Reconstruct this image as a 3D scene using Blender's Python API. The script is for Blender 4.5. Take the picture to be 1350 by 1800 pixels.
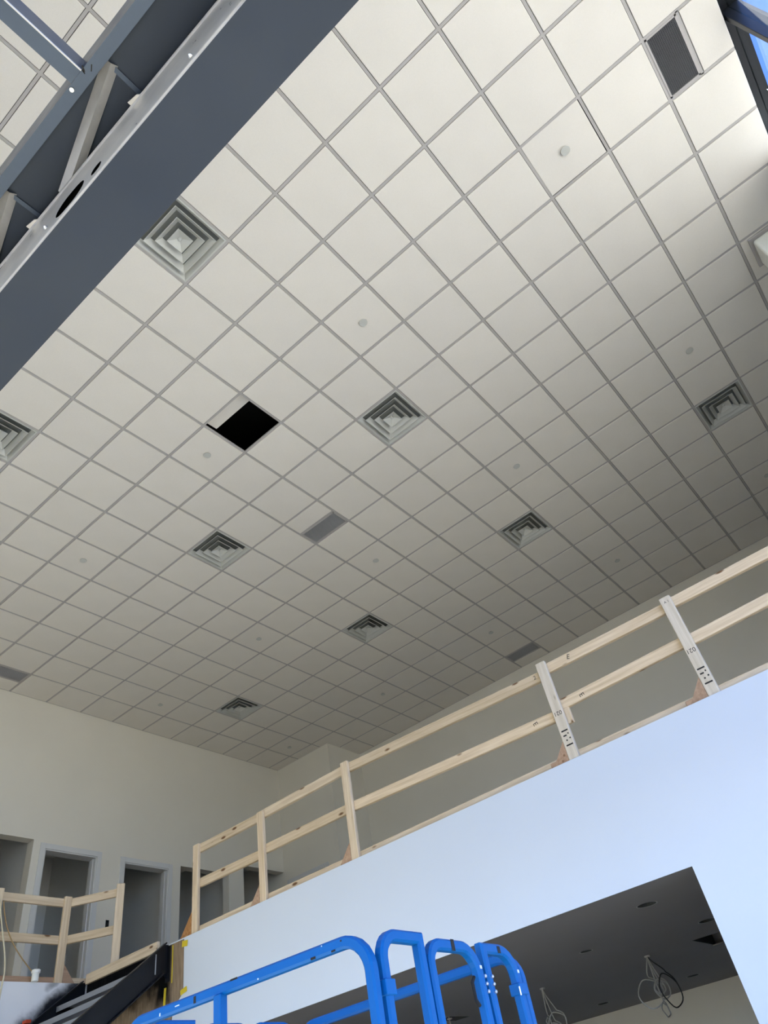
import bpy, bmesh, math, random
from mathutils import Vector, Matrix, geometry

# ------------------------------------------------------------------ scene, camera, light
for o in list(bpy.data.objects): bpy.data.objects.remove(o)
scene = bpy.context.scene
COL = scene.collection
rnd = random.Random(7)
T = 0.6096            # ceiling module, metres
H = 8.0               # ceiling height

cam_d = bpy.data.cameras.new('camera'); cam = bpy.data.objects.new('camera', cam_d); COL.objects.link(cam)
cam_d.sensor_fit = 'HORIZONTAL'; cam_d.sensor_width = 36.0; cam_d.lens = 33.36710
cam_d.clip_start = 0.02; cam_d.clip_end = 500
cam.matrix_world = Matrix(((0.6359887, -0.4452156, -0.6303186, -3.309524), (-0.7548084, -0.528843, -0.3880584, 0.1587694), (-0.1605699, 0.7225705, -0.6723906, 1.6133197), (0.0, 0.0, 0.0, 1.0)))
scene.camera = cam

scene.view_settings.view_transform = 'Standard'
scene.view_settings.look = 'None'
scene.view_settings.gamma = 1.0
scene.view_settings.use_curve_mapping = False
scene.view_settings.exposure = 1.1

SUN_EL, SUN_AZ = math.radians(31), math.radians(184)   # azimuth measured from +X: sun stands front right, high
world = bpy.data.worlds.new('world'); scene.world = world; world.use_nodes = True
wn = world.node_tree.nodes; wl = world.node_tree.links
sky = wn.new('ShaderNodeTexSky'); sky.sky_type = 'NISHITA'; sky.sun_disc = False
sky.sun_elevation = SUN_EL; sky.sun_rotation = math.pi/2 - SUN_AZ
sky.air_density = 1.0; sky.dust_density = 0.6; sky.ozone_density = 1.2
wn['Background'].inputs['Strength'].default_value = 0.31
tint = wn.new('ShaderNodeMix'); tint.data_type = 'RGBA'; tint.blend_type = 'MULTIPLY'; tint.inputs[0].default_value = 1.0
tint.inputs[7].default_value = (0.84, 0.98, 1.62, 1)          # clear deep-blue sky
wl.new(sky.outputs[0], tint.inputs[6]); wl.new(tint.outputs[2], wn['Background'].inputs[0])

sun_d = bpy.data.lights.new('sun', 'SUN'); sun_d.energy = 17.0; sun_d.angle = 0.01; sun_d.color = (1.0, 0.865, 0.70)
sun = bpy.data.objects.new('sun', sun_d); COL.objects.link(sun)
sdir = Vector((math.cos(SUN_EL)*math.cos(SUN_AZ), math.cos(SUN_EL)*math.sin(SUN_AZ), math.sin(SUN_EL)))
sun.rotation_euler = sdir.to_track_quat('Z', 'Y').to_euler()
sun.location = (0, -20, 30)

def portal(name, loc, rot, sx, sy):
    d = bpy.data.lights.new(name, 'AREA'); d.shape = 'RECTANGLE'; d.size = sx; d.size_y = sy
    d.cycles.is_portal = True
    o = bpy.data.objects.new(name, d); COL.objects.link(o); o.location = loc; o.rotation_euler = rot
portal('window_portal', (-1.32, -2.06, 4.05), (math.radians(90), 0, 0), 6.15, 8.1)
portal('side_window_portal', (-7.72, 3.4, 3.1), (math.radians(90), 0, math.radians(-90)), 10.2, 2.2)

# ------------------------------------------------------------------ materials
def srgb(r, g, b):
    f = lambda c: (c/255/12.92) if c/255 <= 0.04045 else ((c/255+0.055)/1.055)**2.4
    return (f(r), f(g), f(b), 1)
class NT:
    def __init__(s, name):
        s.m = bpy.data.materials.new(name); s.m.use_nodes = True
        s.n = s.m.node_tree.nodes; s.l = s.m.node_tree.links; s.b = s.n['Principled BSDF']
        s.tc = s.n.new('ShaderNodeTexCoord')
    def node(s, t, **kw):
        x = s.n.new(t)
        for k, v in kw.items(): setattr(x, k, v)
        return x
    def link(s, a, b): s.l.new(a, b)
    def mapping(s, scale=(1,1,1), src='Object'):
        mp = s.node('ShaderNodeMapping'); mp.inputs['Scale'].default_value = scale
        s.link(s.tc.outputs[src], mp.inputs[0]); return mp.outputs[0]
    def noise(s, vec, scale, detail=3, rough=0.5):
        x = s.node('ShaderNodeTexNoise'); x.inputs['Scale'].default_value = scale
        x.inputs['Detail'].default_value = detail; x.inputs['Roughness'].default_value = rough
        s.link(vec, x.inputs['Vector']); return x.outputs['Fac']
    def ramp(s, fac, stops):
        x = s.node('ShaderNodeValToRGB'); e = x.color_ramp.elements
        while len(e) < len(stops): e.new(0.5)
        for el, (p, c) in zip(e, stops): el.position = p; el.color = c if len(c) == 4 else (*c, 1)
        s.link(fac, x.inputs[0]); return x.outputs[0]
    def mix(s, fac, a, b, mode='MIX'):
        x = s.node('ShaderNodeMix', data_type='RGBA', blend_type=mode)
        for sock, v in ((x.inputs[0], fac), (x.inputs[6], a), (x.inputs[7], b)):
            if hasattr(v, 'is_linked') or hasattr(v, 'links'): s.link(v, sock)
            else: sock.default_value = v
        return x.outputs[2]
    def math(s, op, a, b=0.0, c=None):
        x = s.node('ShaderNodeMath', operation=op)
        for sock, v in zip(x.inputs, (a, b) if c is None else (a, b, c)):
            if hasattr(v, 'links'): s.link(v, sock)
            else: sock.default_value = v
        return x.outputs[0]
    def smooth(s, v, lo, hi):
        x = s.node('ShaderNodeMapRange', interpolation_type='SMOOTHSTEP')
        x.inputs['From Min'].default_value = lo; x.inputs['From Max'].default_value = hi
        s.link(v, x.inputs[0]); return x.outputs[0]
    def bump(s, h, strength, dist=0.002):
        x = s.node('ShaderNodeBump'); x.inputs['Strength'].default_value = strength; x.inputs['Distance'].default_value = dist
        s.link(h, x.inputs['Height']); s.link(x.outputs[0], s.b.inputs['Normal'])
    def set(s, color=None, rough=None, metal=None, spec=None):
        for k, v in (('Base Color', color), ('Roughness', rough), ('Metallic', metal), ('Specular IOR Level', spec)):
            if v is None: continue
            if hasattr(v, 'links'): s.link(v, s.b.inputs[k])
            else: s.b.inputs[k].default_value = v

def paint(name, col, rough=0.7, vary=0.04, bump=0.15, bscale=220, src='Object', spec=0.3):
    t = NT(name); v = t.mapping((1,1,1), src)
    n = t.noise(v, 1.3, 4); d = tuple(c*(1-vary) for c in col[:3])+(1,); u = tuple(min(1, c*(1+vary)) for c in col[:3])+(1,)
    t.set(t.ramp(n, [(0.3, d), (0.7, u)]), rough, spec=spec)
    if bump: t.bump(t.noise(v, bscale, 2), bump, 0.001)
    return t.m
M = {}
M['wall'] = paint('greige_wall_paint', srgb(237, 231, 216), 0.75, 0.015, 0.2, 160)
M['white'] = paint('white_primer', srgb(212, 220, 230), 0.6, 0.01, 0.25, 300)
M['trim'] = paint('white_trim_paint', srgb(225, 224, 220), 0.4, 0.01, 0.03, 60)
M['grey'] = paint('grey_room_paint', srgb(226, 224, 216), 0.8, 0.02, 0.1, 160)
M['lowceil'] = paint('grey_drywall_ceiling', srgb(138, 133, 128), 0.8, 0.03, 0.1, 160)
M['tee'] = paint('grid_tee_paint', srgb(188, 183, 179), 0.45, 0.02, 0)
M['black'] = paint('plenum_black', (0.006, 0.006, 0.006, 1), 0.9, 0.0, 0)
M['frame'] = paint('black_window_frame', (0.012, 0.013, 0.016, 1), 0.35, 0.1, 0.05, 80)
M['concrete'] = paint('concrete_floor', srgb(204, 200, 192), 0.6, 0.12, 0.2, 30)
M['ground'] = paint('pale_concrete_paving', srgb(215, 206, 190), 0.9, 0.06, 0.2, 10)
M['bounce_dark'] = paint('dark_bounce_blocker', srgb(85, 86, 88), 0.9, 0.1, 0.2, 10)  # dark colour of the added ground slabs that cut bounce light
M['ply_floor'] = paint('mezzanine_subfloor', srgb(150, 140, 125), 0.8, 0.1, 0.1, 20)
M['blue'] = paint('blue_lift_paint', srgb(0, 98, 172), 0.42, 0.05, 0.05, 40, spec=0.25)
M['rubber'] = paint('black_rubber', (0.015, 0.015, 0.016, 1), 0.7, 0.1, 0.1)
M['ink'] = paint('dark_ink', (0.03, 0.028, 0.026, 1), 0.8, 0.1, 0)
M['decal'] = paint('white_decal', srgb(225, 232, 240), 0.5, 0.05, 0)
M['plastic'] = paint('white_plastic', srgb(240, 240, 232), 0.4, 0.01, 0.02)
M['cream_cord'] = paint('cream_cord', srgb(215, 205, 175), 0.6, 0.03, 0)
M['tan_cord'] = paint('tan_cord', srgb(170, 140, 95), 0.6, 0.03, 0)
M['grey_cable'] = paint('grey_cable', srgb(165, 162, 155), 0.55, 0.05, 0)
M['black_cable'] = paint('black_cable', srgb(40, 40, 40), 0.55, 0.05, 0)
M['tape'] = paint('yellow_tape', srgb(214, 190, 50), 0.6, 0.05, 0)
M['stair_black'] = paint('black_stair_paint', srgb(14, 15, 20), 0.4, 0.1, 0.05, 50, spec=0.35)
M['tread'] = paint('grey_tread_primer', srgb(150, 152, 155), 0.5, 0.06, 0.05, 50)
M['vent'] = paint('vent_enamel', srgb(205, 205, 198), 0.4, 0.02, 0)
M['vent_dark'] = paint('vent_throat_dark', srgb(70, 72, 70), 0.6, 0.02, 0)
M['throat'] = paint('vent_throat_grey', srgb(118, 120, 117), 0.6, 0.02, 0)
M['slot_grey'] = paint('slot_grey', srgb(112, 112, 114), 0.5, 0.03, 0)
M['grille'] = paint('grille_grey', srgb(178, 178, 178), 0.5, 0.03, 0)
M['cloth'] = paint('pale_rag', srgb(225, 218, 205), 0.9, 0.06, 0.3, 20)
M['orange'] = paint('orange_paint', srgb(190, 70, 40), 0.6, 0.05, 0)

def mk_tile():
    t = NT('acoustic_tile'); v = t.mapping((1,1,1))
    info = t.node('ShaderNodeObjectInfo')
    n = t.noise(v, 420, 2, 0.6); big = t.noise(v, 2.2, 3)
    base = t.ramp(n, [(0.25, srgb(233, 227, 215)), (0.6, srgb(243, 237, 227))])
    tint = t.ramp(info.outputs['Random'], [(0.0, (0.965, 0.965, 0.97, 1)), (1.0, (1, 1, 1, 1))])
    c = t.mix(1.0, base, tint, 'MULTIPLY')
    c = t.mix(1.0, c, t.ramp(big, [(0.35, (0.975, 0.975, 0.972, 1)), (0.65, (1, 1, 1, 1))]), 'MULTIPLY')
    t.set(c, 0.9, spec=0.15); t.bump(n, 0.35, 0.0015); return t.m
M['tile'] = mk_tile()

def mk_wood(name, lo, hi, knot):
    t = NT(name); info = t.node('ShaderNodeObjectInfo')
    add = t.node('ShaderNodeVectorMath', operation='ADD')
    sc = t.node('ShaderNodeVectorMath', operation='SCALE'); sc.inputs[0].default_value = (13.7, 5.1, 9.3)
    t.link(info.outputs['Random'], sc.inputs['Scale'])
    t.link(t.tc.outputs['Object'], add.inputs[0]); t.link(sc.outputs[0], add.inputs[1])
    mp = t.node('ShaderNodeMapping'); mp.inputs['Scale'].default_value = (1.2, 26, 26); t.link(add.outputs[0], mp.inputs[0])
    g = t.noise(mp.outputs[0], 1.6, 4, 0.6)
    c = t.ramp(g, [(0.3, lo), (0.65, hi)])
    mp2 = t.node('ShaderNodeMapping'); mp2.inputs['Scale'].default_value = (3.4, 9, 9); t.link(add.outputs[0], mp2.inputs[0])
    vo = t.node('ShaderNodeTexVoronoi'); vo.inputs['Scale'].default_value = 1.0; t.link(mp2.outputs[0], vo.inputs['Vector'])
    k = t.smooth(vo.outputs['Distance'], 0.17, 0.07)
    c = t.mix(k, c, knot)
    tint = t.ramp(info.outputs['Random'], [(0.0, (0.86, 0.84, 0.80, 1)), (0.5, (1, 0.97, 0.93, 1)), (1.0, (1, 1, 1, 1))])
    t.set(t.mix(1.0, c, tint, 'MULTIPLY'), 0.75, spec=0.2); t.bump(g, 0.25, 0.001); return t.m
M['pine'] = mk_wood('pine_lumber', srgb(206, 184, 152), srgb(232, 214, 186), srgb(120, 88, 60))
M['pine_daylit'] = mk_wood('daylit_pine_lumber', srgb(214, 202, 182), srgb(234, 224, 208), srgb(120, 100, 80))  # paler copy of the pine, bluish daylight put into its colour
M['ply'] = mk_wood('brown_plywood', srgb(150, 104, 62), srgb(184, 136, 88), srgb(90, 60, 36))
M['ply_pale'] = mk_wood('tan_plywood', srgb(168, 136, 112), srgb(192, 162, 136), srgb(120, 88, 60))

def mk_steel(name, lo, hi, rough, metal, scale=6, stretch=(1, 1, 1)):
    t = NT(name); v = t.mapping(stretch); n = t.noise(v, scale, 5, 0.65)
    t.set(t.ramp(n, [(0.3, lo), (0.7, hi)]), t.ramp(n, [(0.3, (rough*0.8,)*3), (0.7, (rough*1.2,)*3)]), metal)
    t.bump(t.noise(v, 60, 2), 0.04, 0.001); return t.m
M['galv'] = mk_steel('galvanised_steel_ceiling_reflection', (0.66, 0.63, 0.60, 1), (0.86, 0.82, 0.77, 1), 0.34, 0.45, 9)  # warm pale base stands in for the ceiling mirrored in the steel
M['slate'] = mk_steel('galvanised_steel_floor_reflection', (0.030, 0.041, 0.063, 1), (0.036, 0.048, 0.072, 1), 0.5, 0.3, 3)  # dark floor mirrored in down-facing galvanised steel is put into the base colour
M['stud'] = mk_steel('galvanised_stud_sky_tint', (0.060, 0.082, 0.125, 1), (0.078, 0.104, 0.150, 1), 0.35, 0.35, 5)  # blue sky light on the galvanised steel is put into the base colour
M['bolt'] = mk_steel('zinc_bolt', (0.6, 0.6, 0.62, 1), (0.8, 0.8, 0.8, 1), 0.3, 1.0, 20)

def mk_glass():
    t = NT('window_glass'); n = t.n
    tr = t.node('ShaderNodeBsdfTransparent'); tr.inputs[0].default_value = (0.82, 0.88, 0.88, 1)
    gl = t.node('ShaderNodeBsdfGlossy'); gl.inputs['Roughness'].default_value = 0.02; gl.inputs[0].default_value = (0.9, 0.95, 1, 1)
    lw = t.node('ShaderNodeLayerWeight'); lw.inputs[0].default_value = 0.5
    fr = t.math('MULTIPLY_ADD', t.math('POWER', lw.outputs['Facing'], 5.0), 0.5, 0.03)     # thin pane: same from both sides
    mx = t.node('ShaderNodeMixShader'); t.link(fr, mx.inputs[0]); t.link(tr.outputs[0], mx.inputs[1]); t.link(gl.outputs[0], mx.inputs[2])
    t.link(mx.outputs[0], n['Material Output'].inputs[0]); return t.m
M['glass'] = mk_glass()

STAIR_SLOPE = 0.715
def mk_spray_wall():
    # white primer with black overspray that fans out above the stair stringer (world = object coordinates)
    t = NT('white_wall_with_black_overspray')
    sp = t.node('ShaderNodeSeparateXYZ'); t.link(t.tc.outputs['Object'], sp.inputs[0])
    d = t.math('SUBTRACT', sp.outputs[2], t.math('MULTIPLY_ADD', sp.outputs[0], STAIR_SLOPE, 2.345))
    n = t.noise(t.mapping((1,1,1)), 3.0, 4, 0.6)
    dd = t.math('ADD', d, t.math('MULTIPLY_ADD', n, -0.34, 0.17))
    near = t.smooth(dd, 0.17, -0.01)
    blob = t.smooth(t.noise(t.mapping((1,1,1)), 4.5, 2, 0.4), 0.60, 0.74)
    far = t.math('MULTIPLY', blob, t.smooth(d, 0.75, 0.2))
    fac = t.math('MAXIMUM', near, t.math('MULTIPLY', far, 0.6))
    t.set(t.mix(fac, srgb(240, 240, 240), srgb(26, 26, 30)), 0.6, spec=0.3)
    t.bump(t.noise(t.mapping((1,1,1)), 300, 2), 0.25, 0.001); return t.m
M['spray_wall'] = mk_spray_wall()
def mk_paper():
    t = NT('kraft_masking_paper')
    sp = t.node('ShaderNodeSeparateXYZ'); t.link(t.tc.outputs['Object'], sp.inputs[0])   # object = world coordinates
    v = t.mapping((1,1,1)); n = t.noise(v, 6, 4, 0.6); w = t.noise(t.mapping((1, 14, 2)), 2.5, 3)
    c = t.ramp(w, [(0.3, srgb(126, 108, 88)), (0.7, srgb(156, 136, 112))])
    # spray cloud around the stringer end plate, y about 7.2, z 3.3 to 3.7
    dy = t.math('ABSOLUTE', t.math('SUBTRACT', sp.outputs[1], 7.25))
    dz = t.math('ABSOLUTE', t.math('SUBTRACT', sp.outputs[2], 3.44))
    d = t.math('ADD', t.math('MAXIMUM', dy, t.math('MULTIPLY', dz, 0.45)), t.math('MULTIPLY_ADD', n, -0.10, 0.05))
    over = t.math('MULTIPLY', t.smooth(t.math('ADD', sp.outputs[1], t.math('MULTIPLY', n, 0.1)), 7.22, 7.34), t.smooth(t.math('ADD', sp.outputs[2], t.math('MULTIPLY', n, 0.3)), 3.32, 3.58))
    t.set(t.mix(t.math('MAXIMUM', over, t.smooth(d, 0.17, 0.055)), c, srgb(14, 14, 16)), 0.85, spec=0.1)
    t.bump(w, 0.8, 0.01); return t.m
M['paper'] = mk_paper()

# ------------------------------------------------------------------ mesh helpers
def link_mesh(name, bm, mat, parent=None, loc=None, smooth=False):
    me = bpy.data.meshes.new(name); bmesh.ops.recalc_face_normals(bm, faces=bm.faces); bm.to_mesh(me); bm.free()
    if mat: me.materials.append(M[mat])
    if smooth:
        for p in me.polygons: p.use_smooth = True
    return link_data(name, me, parent, loc)
def link_data(name, me, parent=None, mw=None):
    o = bpy.data.objects.new(name, me); COL.objects.link(o); place(o, parent, mw); return o
WORLD = {}
def place(o, parent=None, mw=None):
    m = Matrix.Identity(4) if mw is None else (mw if isinstance(mw, Matrix) else Matrix.Translation(Vector(mw)))
    WORLD[o.name] = m
    if parent is not None:
        o.parent = parent; o.matrix_local = WORLD[parent.name].inverted() @ m
    else: o.matrix_world = m
def tag(o, label=None, cat=None, group=None, kind=None):
    if label: o['label'] = label
    if cat: o['category'] = cat
    if group: o['group'] = group
    if kind: o['kind'] = kind
    return o
def thing(name, loc, label=None, cat=None, group=None, kind=None):
    o = bpy.data.objects.new(name, None); o.empty_display_size = 0.1; COL.objects.link(o); place(o, None, loc)
    return tag(o, label, cat, group, kind)
def box_bm(bm, a, b):
    x0, y0, z0 = a; x1, y1, z1 = b
    v = [bm.verts.new(p) for p in ((x0,y0,z0),(x1,y0,z0),(x1,y1,z0),(x0,y1,z0),(x0,y0,z1),(x1,y0,z1),(x1,y1,z1),(x0,y1,z1))]
    for f in ((0,3,2,1),(4,5,6,7),(0,1,5,4),(1,2,6,5),(2,3,7,6),(3,0,4,7)): bm.faces.new([v[i] for i in f])
    return v
def box(name, a, b, mat, parent=None, bevel=0.0, kind=None, seg=1):
    """box between two world corners; its origin sits at its centre"""
    a, b = Vector(a), Vector(b); c = (a+b)/2; h = (b-a)/2
    bm = bmesh.new(); box_bm(bm, -h, h)
    if bevel: bmesh.ops.bevel(bm, geom=bm.edges[:], offset=bevel, segments=seg, profile=0.5, affect='EDGES')
    o = link_mesh(name, bm, mat, parent, c)
    if kind: o['kind'] = kind
    return o
def wbox(name, boxes, mat, parent=None, kind=None):
    """several world-space boxes as one mesh with world coordinates"""
    bm = bmesh.new()
    for a, b in boxes: box_bm(bm, a, b)
    o = link_mesh(name, bm, mat, parent)
    if kind: o['kind'] = kind
    return o
def beam_matrix(p0, p1, up):
    p0, p1, up = Vector(p0), Vector(p1), Vector(up)
    x = (p1-p0).normalized(); y = up.cross(x).normalized(); z = x.cross(y)
    m = Matrix((x, y, z)).transposed().to_4x4(); m.translation = (p0+p1)/2
    return m, (p1-p0).length
def lumber(name, p0, p1, w, t, up, mat, parent, bevel=0.004):
    """board along p0-p1; w = size along 'up', t = the other size"""
    m, L = beam_matrix(p0, p1, up); bm = bmesh.new(); box_bm(bm, (-L/2, -t/2, -w/2), (L/2, t/2, w/2))
    if bevel: bmesh.ops.bevel(bm, geom=bm.edges[:], offset=bevel, segments=1, affect='EDGES')
    return link_mesh(name, bm, mat, parent, m)
def prism_bm(bm, pts, n):
    n = Vector(n); a = [bm.verts.new(p) for p in pts]; b = [bm.verts.new(Vector(p)+n) for p in pts]; k = len(pts)
    bm.faces.new(a); bm.faces.new(b[::-1])
    for i in range(k): bm.faces.new((a[i], b[i], b[(i+1) % k], a[(i+1) % k]))
def prism(name, pts, n, mat, parent=None):
    bm = bmesh.new(); c = sum((Vector(p) for p in pts), Vector())/len(pts)
    prism_bm(bm, [Vector(p)-c for p in pts], n); return link_mesh(name, bm, mat, parent, c)
def lathe_bm(bm, prof, n=20, axis='Z', off=(0, 0, 0)):
    rings = []
    for r, z in prof:
        ring = []
        for i in range(n):
            a = 2*math.pi*i/n; p = (r*math.cos(a), r*math.sin(a), z)
            if axis == 'X': p = (p[2], p[0], p[1])
            if axis == 'Y': p = (p[0], p[2], p[1])
            ring.append(bm.verts.new(Vector(p)+Vector(off)))
        rings.append(ring)
    for A, B in zip(rings, rings[1:]):
        for i in range(n): bm.faces.new((A[i], A[(i+1) % n], B[(i+1) % n], B[i]))
    bm.faces.new(rings[0]); bm.faces.new(rings[-1])
def lathe(name, prof, mat, parent=None, loc=(0,0,0), n=20, axis='Z'):
    bm = bmesh.new(); lathe_bm(bm, prof, n, axis); return link_mesh(name, bm, mat, parent, loc)
def sweep(name, path, prof, mat, parent=None, up=None, smooth=False, closed=False):
    """profile polygon swept along a polyline; 'up' fixes the frame of a planar path"""
    P = [Vector(p) for p in path]; o0 = P[0].copy(); P = [p-o0 for p in P]
    bm = bmesh.new(); rings = []; k = len(P)
    pu = Vector(up) if up is not None else None
    for i in range(k):
        if closed: t = (P[(i+1) % k]-P[i]).normalized()+(P[i]-P[i-1]).normalized()
        elif 0 < i < k-1: t = (P[i+1]-P[i]).normalized()+(P[i]-P[i-1]).normalized()
        else: t = P[min(i+1, k-1)]-P[max(i-1, 0)]
        t.normalize()
        if up is None:
            if pu is None: pu = Vector((0,0,1)) if abs(t.z) < 0.9 else Vector((1,0,0))
            s = t.cross(pu).normalized(); u = s.cross(t).normalized(); pu = u
        else:
            s = t.cross(pu).normalized(); u = pu.normalized()
        sc = 1.0
        if 0 < i < k-1 or closed:
            a = (P[i]-P[i-1]).normalized(); b = (P[(i+1) % k]-P[i]).normalized()
            sc = 1/max(0.5, math.sqrt(max(0.01, (1+a.dot(b))/2)))
        rings.append([bm.verts.new(P[i]+s*(q[0]*(sc if up is not None else 1))+u*q[1]) for q in prof])
    n = len(prof)
    seq = list(zip(rings, rings[1:]))+([(rings[-1], rings[0])] if closed else [])
    for A, B in seq:
        for j in range(n): bm.faces.new((A[j], A[(j+1) % n], B[(j+1) % n], B[j]))
    if not closed: bm.faces.new(rings[0]); bm.faces.new(rings[-1])
    return link_mesh(name, bm, mat, parent, o0, smooth)
def circ(r, n=8): return [(r*math.cos(2*math.pi*i/n), r*math.sin(2*math.pi*i/n)) for i in range(n)]
def sqr(w, c=0.006):
    h = w/2; return [(h-c,-h),(h,-h+c),(h,h-c),(h-c,h),(-h+c,h),(-h,h-c),(-h,-h+c),(-h+c,-h)]
def fillet(pts, radii, n=7):
    """polyline with rounded corners"""
    P = [Vector(p) for p in pts]; out = [P[0]]
    for i in range(1, len(P)-1):
        r = radii[i-1]
        if r <= 0: out.append(P[i]); continue
        a = (P[i-1]-P[i]).normalized(); b = (P[i+1]-P[i]).normalized(); ang = a.angle(b); d = r/math.tan(ang/2)
        A = P[i]+a*d; B = P[i]+b*d; c = P[i]+(a+b).normalized()*(r/math.sin(ang/2))
        for k in range(n+1):
            s = k/n; q = (A-c).lerp(B-c, s); out.append(c+q.normalized()*r)
    out.append(P[-1]); return out
def bez(p0, p1, p2, p3, n=14):
    p0, p1, p2, p3 = map(Vector, (p0, p1, p2, p3))
    return [p0*(1-t)**3+p1*3*t*(1-t)**2+p2*3*t*t*(1-t)+p3*t**3 for t in (i/n for i in range(n+1))]

def panel_wall(name, axis, pos, thick, ulim, zlim, holes, mat, kind='structure', parent=None):
    """wall slab with rectangular holes. axis 'X': plane x=pos..pos+thick, u is y; axis 'Y': plane y=pos.., u is x"""
    us = sorted({ulim[0], ulim[1], *[min(max(h[k], ulim[0]), ulim[1]) for h in holes for k in (0, 1)]})
    zs = sorted({zlim[0], zlim[1], *[min(max(h[k], zlim[0]), zlim[1]) for h in holes for k in (2, 3)]})
    def solid(i, j):
        if i < 0 or j < 0 or i >= len(us)-1 or j >= len(zs)-1: return False
        u = (us[i]+us[i+1])/2; z = (zs[j]+zs[j+1])/2
        return not any(h[0] < u < h[1] and h[2] < z < h[3] for h in holes)
    bm = bmesh.new(); cache = {}
    def V(u, z, s):
        key = (u, z, s)
        if key not in cache:
            w = pos+(thick if s else 0)
            cache[key] = bm.verts.new((w, u, z) if axis == 'X' else (u, w, z))
        return cache[key]
    for i in range(len(us)-1):
        for j in range(len(zs)-1):
            if not solid(i, j): continue
            a, b, c, d = us[i], us[i+1], zs[j], zs[j+1]
            for s in (0, 1): bm.faces.new((V(a,c,s), V(b,c,s), V(b,d,s), V(a,d,s)))
            if not solid(i-1, j): bm.faces.new((V(a,c,0), V(a,d,0), V(a,d,1), V(a,c,1)))
            if not solid(i+1, j): bm.faces.new((V(b,c,0), V(b,d,0), V(b,d,1), V(b,c,1)))
            if not solid(i, j-1): bm.faces.new((V(a,c,0), V(b,c,0), V(b,c,1), V(a,c,1)))
            if not solid(i, j+1): bm.faces.new((V(a,d,0), V(b,d,0), V(b,d,1), V(a,d,1)))
    o = link_mesh(name, bm, mat, parent)
    if kind: o['kind'] = kind
    return o

def plate_with_holes(name, outer, holes, z, mat, kind='structure'):
    polys = [[Vector((x, y, z)) for x, y in outer]]+[[Vector((x, y, z)) for x, y in h] for h in holes]
    flat = [p for q in polys for p in q]; bm = bmesh.new(); vs = [bm.verts.new(p) for p in flat]
    for t in geometry.tessellate_polygon(polys):
        try: bm.faces.new([vs[i] for i in t])
        except ValueError: pass
    o = link_mesh(name, bm, mat); o['kind'] = kind
    return o

# ------------------------------------------------------------------ the shell
XR = 13*T            # upper right wall
YB = 17*T            # back wall
YF = -1.812          # ceiling edge at the window wall
XB, YBUMP = 11.4*T, 14.83*T   # boxed-out corner
XM = 2.0             # mezzanine front face
YW = 8.70            # walkway front face
ZS, ZT = 3.66, 3.725 # mezzanine floor, top of the drywall fascia
ZL = 2.76            # ceiling under the mezzanine
XL = -7.5            # left side glazing
XLOW = 8.28          # wall of the room under the mezzanine

box('ground', (-60, -60, -0.32), (60, 60, -0.12), 'ground', kind='structure')
box('ground_bounce_blocker_left', (-60, -7.5, -0.119), (XL-0.3, 60, -0.10), 'bounce_dark', kind='structure')  # unseen dark ground, added to keep warm bounce light off the white wall
box('ground_bounce_blocker_front', (XL-0.3, -5.0, -0.119), (60, -2.06, -0.10), 'bounce_dark', kind='structure')  # unseen dark strip, added to cut steep bounce light onto the ceiling
box('floor', (XL-0.3, -2.1, -0.12), (XLOW+0.3, YB+3.6, 0.0), 'concrete', kind='structure')

# back wall with the openings onto the walkway
DOORS = [(1.05, 2.01, ZS, 5.88), (2.19, 3.03, ZS, 5.775), (3.508, 4.335, ZS, 5.76), (4.58, 5.61, ZS, 5.84), (5.95, XB, ZS, 6.02)]
panel_wall('wall_back', 'Y', YB, 0.16, (XL-0.2, XR+0.2), (ZS-0.2, H+0.9), DOORS, 'wall')
panel_wall('wall_right', 'X', XR, 0.2, (-2.1, YB), (ZS-0.2, H+0.9), [], 'wall')
panel_wall('wall_corner', 'X', XB, 0.12, (YBUMP, YB), (ZS, H+0.05), [(9.30, 10.20, ZS, 5.775)], 'wall')
box('wall_corner_return', (XB, YBUMP-0.10, ZS), (XR, YBUMP, H+0.05), 'wall', kind='structure')
# front solid part right of the glazing, left side above and beside its glazing
panel_wall('wall_front', 'Y', -2.05, 0.24, (1.75, XR+0.5), (-0.1, H+0.9), [], 'white')
panel_wall('wall_front_left', 'Y', -2.05, 0.24, (XL-0.2, -4.38), (-0.1, H+0.3), [], 'wall')  # unseen; solid stretch put in to restrict light through the front
panel_wall('wall_left', 'X', XL-0.2, 0.2, (-2.1, YB), (-0.1, H+0.9), [(-1.7, 8.5, 2.0, 4.2)], 'wall')
box('wall_front_parapet', (XL-0.2, -1.95, H+0.32), (2.75, -1.85, H+0.9), 'black', kind='structure')

# rooms behind the doors
wbox('wall_rooms', [((XL, 12.1, ZS-0.1), (XR+0.2, 12.2, 6.7))]+[((x, YB+0.16, ZS-0.1), (x+0.1, 12.1, 6.7)) for x in (XL-0.2, -2.0, 2.05, 3.30, 4.44, 5.78, XR+0.1)], 'grey', kind='structure')
box('ceiling_rooms', (XL-0.2, YB+0.16, 6.35), (XR+0.2, 13.7, 6.45), 'grey', kind='structure')
box('wall_corridor', (XB, YB+0.16, ZS), (XB+0.12, 12.1, 6.35), 'wall', kind='structure')
box('wall_closet', (XB+0.12, 10.28, ZS), (XR, 10.36, H), 'grey', kind='structure')

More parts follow.
